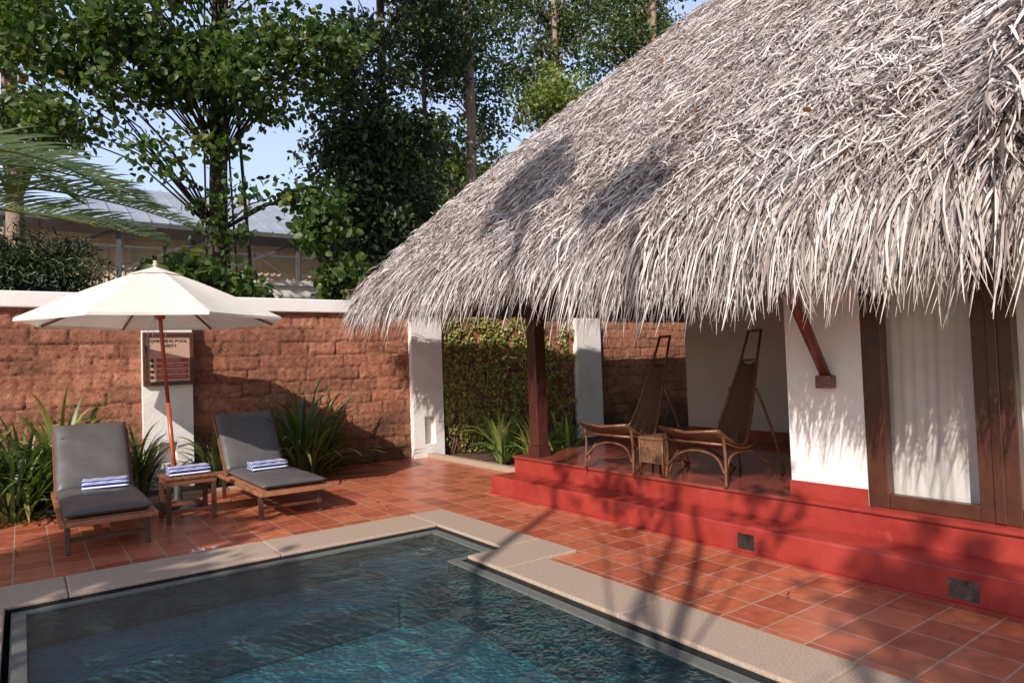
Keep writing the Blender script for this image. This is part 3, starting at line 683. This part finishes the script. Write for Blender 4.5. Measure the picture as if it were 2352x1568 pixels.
for k in range(8):
    mb=MB()
    a=off0+2*math.pi*k/8; r=Rm-.03; z=zr-.015
    e=Vector((ax(z).x+r*math.cos(a),r*math.sin(a),z)); s_=ax(2.58); mb.beam(s_,e,.018,.024)
    mid=s_.lerp(e,.52); mb.beam(ax(2.18),mid+Vector((0,0,-.012)),.016,.022)
    obj('rib',mb.mesh('rib',M['wood']),t)
for zz in (2.17,2.58):
    mb=MB().lathe([(.0,.06),(.055,.06),(.06,.02),(.05,-.03),(.0,-.03)],tuple(ax(zz)),14); obj('hub',mb.mesh('hub',M['woodred']),t)
mb=MB()
for dx in (-.09,-.14,.03): mb.tube([ax(2.2)+Vector((dx*.3,-.03,0)),ax(2.0)+Vector((dx,-.05,0)),ax(1.86)+Vector((dx*1.2,-.05,0))],.004,5)
mb.tube([ax(1.86)+Vector((-.108,-.05,0)),ax(1.83)+Vector((-.13,-.05,0)),ax(1.86)+Vector((-.168,-.05,0))],.004,5)
obj('cord',mb.mesh('cord',M['curtain']),t)

# ------------------------------------------------------------ rattan chairs
def bez(p,n=14):
    p=[Vector(q) for q in p]; out=[]
    for i in range(len(p)-1):
        p0=p[max(i-1,0)];p1=p[i];p2=p[i+1];p3=p[min(i+2,len(p)-1)]
        for k in range(n):
            t=k/n; out.append(.5*((2*p1)+(p2-p0)*t+(2*p0-5*p1+4*p2-p3)*t*t+(3*p1-p0-3*p2+p3)*t**3))
    out.append(p[-1]); return out
t=thing('rattan_chair','tall backed woven rattan lounge chair on veranda floor','chair',(4.72,4.92,ZV),0,'rattan lounge chairs on the veranda')
prof=[(-.06,.48),(.06,.40),(.22,.34),(.38,.32),(.50,.39),(.60,.56),(.71,.82),(.81,1.06)]
wid=[.34,.34,.30,.24,.195,.16,.125,.09]
PP=bez([(x,0,z) for x,z in prof],6); WW=[v.x for v in bez([(w_,0,0) for w_ in wid],6)]
vs=[];fs=[];nyy=10
for p,w_ in zip(PP,WW):
    for j in range(nyy+1):
        u=j/nyy*2-1; vs.append((p.x,u*w_,p.z-.035*(1-u*u)))
m=nyy+1
fs=[(i*m+j,(i+1)*m+j,(i+1)*m+j+1,i*m+j+1) for i in range(len(PP)-1) for j in range(nyy)]
mb=MB().add(vs,fs,True); o=obj('woven_seat',mb.mesh('woven_seat',M['wicker']),t); sd=o.modifiers.new('s','SOLIDIFY'); sd.thickness=.014
mb=MB()
for sy in (-1,1): mb.tube([(p.x,sy*w_,p.z) for p,w_ in zip(PP,WW)]+[(.92,sy*.07,1.34)],.013,8)
mb.tube([(.92,-.075,1.34),(.92,.075,1.34)],.015,8); mb.tube([(-.06,-.34,.48),(-.09,0,.45),(-.06,.34,.48)],.015,8); mb.tube([(.81,-.09,1.06),(.81,.09,1.06)],.012,8)
obj('back_frame',mb.mesh('back_frame',M['cane']),t)
for sy in (-1,1):
    mb=MB(); mb.tube(bez([(.0,sy*.33,.44),(.02,sy*.33,.25),(.0,sy*.34,0)],6),.015,8); mb.tube(bez([(.02,sy*.32,.05),(.12,sy*.30,.24),(.35,sy*.28,.27),(.55,sy*.26,.2),(.88,sy*.27,0)],6),.012,8); obj('front_leg',mb.mesh('front_leg',M['cane']),t)
    mb=MB(); mb.tube(bez([(.70,sy*.15,.80),(.82,sy*.2,.45),(.93,sy*.25,0)],6),.012,8); obj('rear_leg',mb.mesh('rear_leg',M['cane']),t)
mb=MB()
mb.tube(bez([(.0,-.33,.12),(.05,-.2,.24),(.05,0,.28),(.05,.2,.24),(.0,.33,.12)],6),.011,8); mb.tube([(.45,-.27,.26),(.45,.27,.26)],.012,8); mb.tube([(.0,-.32,.36),(.0,.32,.36)],.012,8)
for sy in (-1,1): mb.tube(bez([(.0,sy*.33,.38),(.3,sy*.30,.30),(.6,sy*.24,.34)],6),.011,8)
obj('brace',mb.mesh('brace',M['cane']),t)
copy_thing(t,(4.78,3.90,ZV),math.radians(-3),'tall backed woven rattan lounge chair near white wall')
t=thing('rattan_table','small square woven rattan table between two chairs','table',(4.93,4.41,ZV))
M['wickerl']=mat('tan_rattan',(.10,.045,.024),(.25,.13,.07),.5,60,.6,70,detail=1)
mb=MB().box(-.15,.15,-.15,.15,.34,.37); mb.box(-.14,.14,-.14,-.13,.12,.34); mb.box(-.14,.14,.13,.14,.12,.34); mb.box(-.14,-.13,-.13,.13,.12,.34); mb.box(.13,.14,-.13,.13,.12,.34)
obj('woven_top',mb.mesh('woven_top',M['wickerl']),t,bevel=.005)
for sx in (-1,1):
    for sy in (-1,1): mb=MB().tube([(sx*.14,sy*.14,0),(sx*.14,sy*.14,.35)],.012,8); obj('leg',mb.mesh('leg',M['cane']),t)

# ------------------------------------------------------------ strap plants
def strap(base,n,length,width,label,m,spread=.9,name='strap_leaf_plant',rad=.1):
    K=8; az=rs.rand(n)*2*math.pi; tilt=np.abs(rs.normal(size=n))*spread*.5+.08; L=length*(.55+.55*rs.rand(n))
    P=np.zeros((n,K,3)); T=np.zeros((n,K,3)); rr=rs.rand(n)*rad
    P[:,0,0]=rr*np.cos(az);P[:,0,1]=rr*np.sin(az)
    P[:,0,2]=rs.rand(n)**2*length*.45
    bend=.5+rs.rand(n)*1.3
    for k in range(K):
        tt=k/(K-1); th=tilt+bend*tt**1.6
        d=np.stack([np.sin(th)*np.cos(az),np.sin(th)*np.sin(az),np.cos(th)],1); T[:,k]=d
        if k<K-1: P[:,k+1]=P[:,k]+d*(L/(K-1))[:,None]
    P[:,:,2]=np.maximum(P[:,:,2],.01)
    P[:,:,1]=np.minimum(P[:,:,1],10.0-base[1])
    side=np.stack([-np.sin(az),np.cos(az),rs.normal(size=n)*.25],1); side=norm(side)
    W=(width*(.7+.5*rs.rand(n)))[:,None]*np.array([.6,.9,1,1,.95,.8,.5,.05])[None]
    V,F=ribbons(P,np.repeat(side[:,None],K,1),W)
    t=thing(name,label,'plant',base)
    obj('leaf_blades',npmesh('leaf_blades',V,F,m,True),t)
    mb=MB().tube([(0,0,0),(.01,0,length*.4)],[.03,.015],7); obj('stem',mb.mesh('stem',M['bark']),t)
strap((3.2,9.5,0),300,1.12,.043,'large clump of arching strap leaves against wall',M['lf_strap'],1.25,rad=.38)
for b,n,L in (((-.55,9.55,0),200,.92),((.0,9.6,0),210,.95),((.55,9.55,0),190,.88),((-.1,9.1,0),150,.68),((-1.2,9.3,0),110,.95),((.95,9.5,0),90,.68)):
    strap(b,n,L,.044,'bushy green strap leaved plant along laterite wall',M['lf_strap'],1.15,rad=.32)
strap((.35,9.55,.1),70,1.15,.040,'yellow green strap leaved plant along laterite wall',M['lf_varieg'],.9,rad=.2)
strap((1.12,9.25,0),80,.82,.040,'green strap leaved plant beside the white pillar',M['lf_strap'],.9)
strap((2.05,9.5,0),80,.72,.038,'small green strap leaved plant beside the white pillar',M['lf_strap'],.9)
strap((2.6,9.35,0),60,.6,.038,'small green strap leaved plant behind a lounger',M['lf_strap'],.9)
for b,n,L in (((5.85,8.4,0),60,.72),((5.95,7.7,0),70,.68),((6.35,8.9,0),45,.6),((5.85,7.1,0),40,.5),((6.5,7.6,0),40,.6),((7.2,8.6,0),40,.55)):
    strap(b,n,L,.048,'small yellow green variegated plant beside veranda',M['lf_varieg'],.9,'variegated_plant')

# ------------------------------------------------------------ trees
def tree(base,top,r0,crowns,leaf,mleaf,mbark,label,cr=.9,wid=.34,name='tree',upb=.8,bias=(0,0,-.4),extra=None,limb=.22,taper=.6):
    t=thing(name,label,'tree',base)
    Bv=Vector(base); Tv=Vector(top); mb=MB(); k=12; pts=[];rad=[]
    for i in range(k+1):
        q=i/k; p=Bv.lerp(Tv,q)+Vector((noise.noise((q*3,base[0],1)),noise.noise((q*3,base[1],7)),0))*.3*q*(1-.2*q)
        pts.append(p-Bv); rad.append(r0*(1-taper*q)*(1.2 if i==0 else 1))
    mb.tube(pts,rad,12)
    CC=[]
    for c,rd,nc,nl in crowns:
        for i in range(nc):
            while True:
                v=rs.uniform(-1,1,3)
                if v@v<=1: break
            v=v*(.55+.45*rs.rand())
            p=np.array(c)+v*np.array(rd); crr=cr*(.6+.7*rs.rand())
            q=rs.normal(size=(int(nl*crr/cr),3)); q=norm(q)*(rs.rand(len(q),1)**.45)*crr*np.array([1,1,.6])
            CC.append(p+q)
            if i%2==0:
                dist=math.hypot(p[0]-base[0],p[1]-base[1])
                hh=min(max((p[2]-.4-dist*.35-base[2])/(top[2]-base[2]),.3),.97); j=min(int(hh*k),k-1)
                s0=pts[j]; e=Vector(p)-Bv; mid=s0.lerp(e,.5)+Vector((0,0,.12*(e-s0).length)); rr=max(rad[j]*limb,.015)
                mb.tube([s0,mid,e],[rr,rr*.6,.01],6)
    if extra: extra(mb,Bv)
    obj('trunk',mb.mesh('trunk',mbark),t)
    V,F=leaves(np.concatenate(CC)-np.array(base),leaf,bias,upb,wid)
    obj('crown',npmesh('crown',V,F,mleaf),t); return t
G0=-.03
def vines(mb,Bv):
    for dx,dy,rr in ((.25,-.1,.03),(.38,-.15,.022),(.65,-.2,.035),(-.2,-.2,.02)):
        mb.tube([(dx+.15,dy,0),(dx+.05,dy,4),(dx*.8,dy,7),(dx*.4,dy,10),(dx*.9,dy,14)],rr,7)
tree((3.25,15,G0),(3.75,15.2,18),.20,[
 ((1.3,14.2,7.6),(1.7,1.3,1.2),36,80),((2.9,13.8,7.6),(1.7,1.3,1.1),28,80),((2.0,14,9.0),(2.6,1.5,.9),18,80),((4.9,14.5,8.5),(1.5,1.4,1.1),26,80),((4.0,14.3,7.0),(.8,.8,.5),7,60),((3.4,14.6,11.5),(4.2,2.2,1.9),34,64),((.7,14.3,6.2),(.8,.7,.45),8,56),((4.9,14.2,5.3),(.9,.6,.45),9,56),((3.3,14.3,5.4),(.45,.5,1.8),8,50),((2.2,13.6,5.6),(.5,.5,.5),4,46)],
 .17,M['lf_big'],M['bark'],'tall broad leaved tree with dark trunk behind wall',.66,.32,extra=vines,taper=.3,limb=.15)
tree((8.3,17.5,G0),(8.5,17.6,16),.2,[((8.0,17,8),(1.95,1.8,5.0),84,130),((8.6,17,13),(3,2.2,3),36,120),((7.0,16.5,7.4),(1.2,1.2,2.6),18,110),((7.4,16.5,5.0),(1.1,1.2,1.6),18,130)],.18,M['lf_dark'],M['bark'],'dense dark green tree behind metal shed',.85,.26)
tree((12.3,19.2,G0),(12.8,19.2,20),.19,[((12.6,20.5,13.6),(3.0,1.6,3.8),60,100),((11.6,21,9),(1.6,1.2,2.0),16,90)],.18,M['lf_mid'],M['barkpale'],'tall pale trunked tree with airy crown',.85,.25,taper=.3)
tree((10.6,18.5,G0),(10.4,18.5,15),.12,[((10.6,18.5,12.4),(2.1,1.6,3.2),44,105),((9.4,18.3,6.5),(1.2,1.2,2.6),24,120),((10.8,18.9,8.6),(1.2,1.0,1.6),10,100)],.17,M['lf_dark'],M['bark'],'slender dark tree with dense leaves',.8,.25)
tree((17,20,G0),(17.3,20,20),.14,[((16.6,21,14.6),(3.2,2,3.2),54,105),((18.5,21,17),(3,2,3),34,100),((14.6,21,11.4),(1.7,1.2,1.8),12,95)],.19,M['lf_mid'],M['barkpale'],'tall green tree behind the thatched roof',.95,.26,taper=.3)
tree((21.5,19,G0),(21.8,19,21),.22,[((21,19.4,15.5),(3.6,2,4.2),64,100)],.19,M['lf_mid'],M['barkpale'],'tall tree with pale trunk above roof ridge',.95,.26,taper=.3)
tree((19.3,17,G0),(19.5,17,19),.17,[((19,17.9,14.5),(2.6,1.4,3.0),32,98)],.19,M['lf_mid'],M['barkpale'],'tree with pale trunk near the thatched roof',.95,.26,taper=.3)
tree((15.5,26,G0),(15.5,26,13),.3,[((15.5,25,9.5),(3.2,2,3.5),64,110),((12.6,25,8),(1.6,2,2.2),24,100)],.24,M['lf_bright'],M['barkpale'],'sunlit yellow green tree further behind',1.0,.3)
tree((16.6,19.6,G0),(16.6,19.6,12),.2,[((16.4,19.3,11.2),(1.9,1.2,1.9),40,90)],.18,M['lf_bright'],M['barkpale'],'sunlit yellow green tree beyond the roof',.8,.3)
tree((25,27,G0),(25,27,14),.3,[((25,27,13),(4,2,5),60,100)],.24,M['lf_bright'],M['barkpale'],'sunlit yellow green tree beyond the ridge',1.0,.3)
tree((.0,17,G0),(-.25,17,15),.2,[((.1,16.3,8.7),(.55,1.0,1.3),18,90),((.3,16,6.6),(1.1,.8,.6),16,90),((-1.2,16.3,8),(1.0,1.3,2.4),14,80)],.17,M['lf_mid'],M['barkpale'],'tree with leaning trunk behind the palm',.6,.28)
tree((.2,11.7,G0),(.2,11.7,2.9),.08,[((.0,11.7,2.85),(1.3,.6,.75),40,300),((-1.2,11.8,2.9),(1.0,.7,.8),20,240)],.10,M['lf_dark'],M['bark'],'dense dark fine leaved hedge shrub over wall',.45,.1,name='shrub')
tree((2.6,11.8,G0),(2.6,11.8,2.9),.08,[((2.5,11.6,2.72),(1.45,.5,.36),28,56),((2.4,11.6,3.1),(1.0,.4,.3),8,46)],.18,M['lf_big'],M['bark'],'broad leaved shrub rising over white coping',.35,.36,name='shrub')
tree((4.9,12.6,G0),(4.9,12.6,4.8),.07,[((4.7,12.5,4.35),(.75,.5,.6),10,46),((5.0,12.5,3.2),(.6,.5,.7),12,76)],.18,M['lf_big'],M['bark'],'broad leaved sapling beside thatched eave',.38,.36,name='shrub')
C=[]
for i in range(260):
    c=np.array([15+rs.rand()*36,31+rs.rand()*4,rs.rand()*13]); q=norm(rs.normal(size=(90,3)))*rs.rand(90,1)**.4*1.7; C.append(c+q)
V,F=leaves(np.concatenate(C),.42,(0,0,-.3),.8,.32); obj('far_woodland',npmesh('far_woodland',V,F,M['lf_bright']),kind='stuff',label='distant mass of green woodland')

# palm
t=thing('coconut_palm','coconut palm fronds arching above the wall','palm tree',(-2.6,11.6,G0))
mb=MB().tube([(0,0,0),(.1,0,2),(.15,0,4.0)],[.2,.16,.14],12); obj('trunk',mb.mesh('trunk',M['barkpale']),t)
def frond(az,el,L,droop,roll):
    Ps=[];Ws=[];Wi=[]
    K=26; p=np.array([.15,0,3.95]); pts=[]
    for k in range(K):
        q=k/(K-1); e=el-droop*q**1.5
        pts.append(p.copy()); p=p+np.array([math.cos(e)*math.cos(az),math.cos(e)*math.sin(az),math.sin(e)])*L/(K-1)
    mbr=MB().tube([tuple(a) for a in pts],[.028*(1-.85*i/K) for i in range(K)],6)
    pts=np.array(pts); nl=64
    for i in range(nl):
        q=.12+.87*i/nl; idx=q*(K-1); a=int(idx); b=min(a+1,K-1); pp=pts[a]+(pts[b]-pts[a])*(idx-a); tan=norm(pts[b]-pts[max(a-1,0)])
        side=norm(np.cross(tan,[0,0,1]))
        for sg in (-1,1):
            ll=.90*math.sin(math.pi*min(1,.18+q*.8))**.7*(.85+.3*rs.rand())
            up=.62 if sg<0 else .2
            d=norm(tan*.85+side*sg*(.5)+np.array([0,0,up+.10*rs.normal()])+side*roll*.2)
            P=[];cur=pp.copy()
            for k in range(5):
                P.append(cur.copy()); cur=cur+d*ll/4; d=norm(d+np.array([0,0,-.13]))
            Ps.append(P); Ws.append([norm(np.cross(d,[.45,-.8,.35]))]*5); Wi.append([.024,.038,.035,.024,.003])
    V,F=ribbons(np.array(Ps),np.array(Ws),np.array(Wi)); fo=obj('frond',npmesh('frond',V,F,M['lf_palm']),t); obj('frond_stem',mbr.mesh('frond_stem',M['lf_bright']),fo)
for az,el,L,dr,ro in ((0.0,.20,4.9,.60,0),(-.08,.0,4.3,.25,1),(.05,.40,4.5,.95,0),(-.22,.50,4.0,1.3,0),(.5,.6,4,1.2,0),(1.6,.8,4,1.3,0),(2.6,.5,4,1.2,0),(3.8,.6,4,1.2,0)): frond(az,el,L,dr,ro)

# trees on the near side of the pool (they shade the terrace)
def shade(target,dist,rad,nc,nl,leaf,label,cr=.55):
    c=np.array(target)-np.array(SUN)*dist
    tree((c[0]-1.6,c[1]-1.8,G0),(c[0]-.3,c[1]-.4,c[2]+.3),.08,[(tuple(c),rad,nc,nl)],leaf,M['lf_big'],M['bark'],label,cr,.34)
shade((.2,6.7,.1),11,(1.35,1.1,.9),46,70,.2,'leafy garden tree standing beside the terrace')
shade((4.1,1.2,0),12,(.9,1.3,.9),18,38,.2,'leafy garden tree standing near the pool')
shade((4.9,6.1,3.4),13,(.55,.35,1.1),18,70,.2,'tall garden tree overlooking the thatched roof',.38)
shade((4.4,4.2,2.9),12,(.3,.4,.5),5,60,.2,'slim garden tree overlooking the thatched roof',.35)
shade((4.6,4.0,.3),9,(.5,1.7,.5),12,20,.14,'slender garden tree with an airy crown',.36)
shade((.7,5.2,0),10,(1.0,.7,.5),7,36,.2,'leafy garden tree shading the pool water')

# ------------------------------------------------------------ metal shed
t=thing('metal_shed','open shed with grey sheet metal hip roof','shed',(6,24,G0))
mb=MB(); e=[(-.6,22,6.0),(13.2,22,6.0),(13.2,32,6.0),(-.6,32,6.0)]; r1=(3.4,27,8.2);r2=(10.2,27,8.2)
mb.add(e+[r1,r2],[(0,1,5,4),(1,2,5),(2,3,4,5),(3,0,4)])
for i in range(28):
    x=-.4+i*.5
    q=1.0 if 3.4<=x<=10.2 else ((x+.6)/4.0 if x<3.4 else (13.2-x)/3.0); q=max(min(q,1),.02)
    mb.beam((x,22.0,6.02),(x,22+5*q,6.02+2.2*q),.05,.06)
rf=wpart(t,'roof',mb,M['sheet'])
mb=MB().box(-.6,13.2,21.95,22.0,5.86,6.0); wpart(t,'fascia',mb,M['rafter'],parent=rf)
mb=MB()
for i in range(6):
    x=-.3+i*2.6; mb.beam((x,22.3,0),(x,22.3,5.9),.12,.12)
    if i<5: mb.beam((x,22.3,4.6),(x+2.6,22.3,5.8),.07,.08); mb.beam((x,22.3,5.3),(x+2.6,22.3,5.3),.05,.05); mb.beam((x+1.2,22.3,5.3),(x+2.6,22.3,4.4),.05,.05)
wpart(t,'truss',mb,M['rafter'])
mb=MB().box(-.6,13.2,22.8,22.9,0,5.7)
for i in range(64): x=-.5+i*.21; mb.box(x,x+.05,22.77,22.8,0,5.7)
for zz in (4.2,4.9,5.5): mb.box(-.6,13.2,22.73,22.77,zz,zz+.05)
wpart(t,'back_wall',mb,M['beige'])
t=thing('garden_outbuilding','plain white plastered outbuilding behind laterite wall','building',(6.8,19.5,G0))
mb=MB().box(5.4,8.6,18.8,20.4,G0,3.9); wpart(t,'wall',mb,M['white'])
mb=MB().box(5.3,8.7,18.7,20.5,3.9,4.02); wpart(t,'parapet',mb,M['whitestain'])
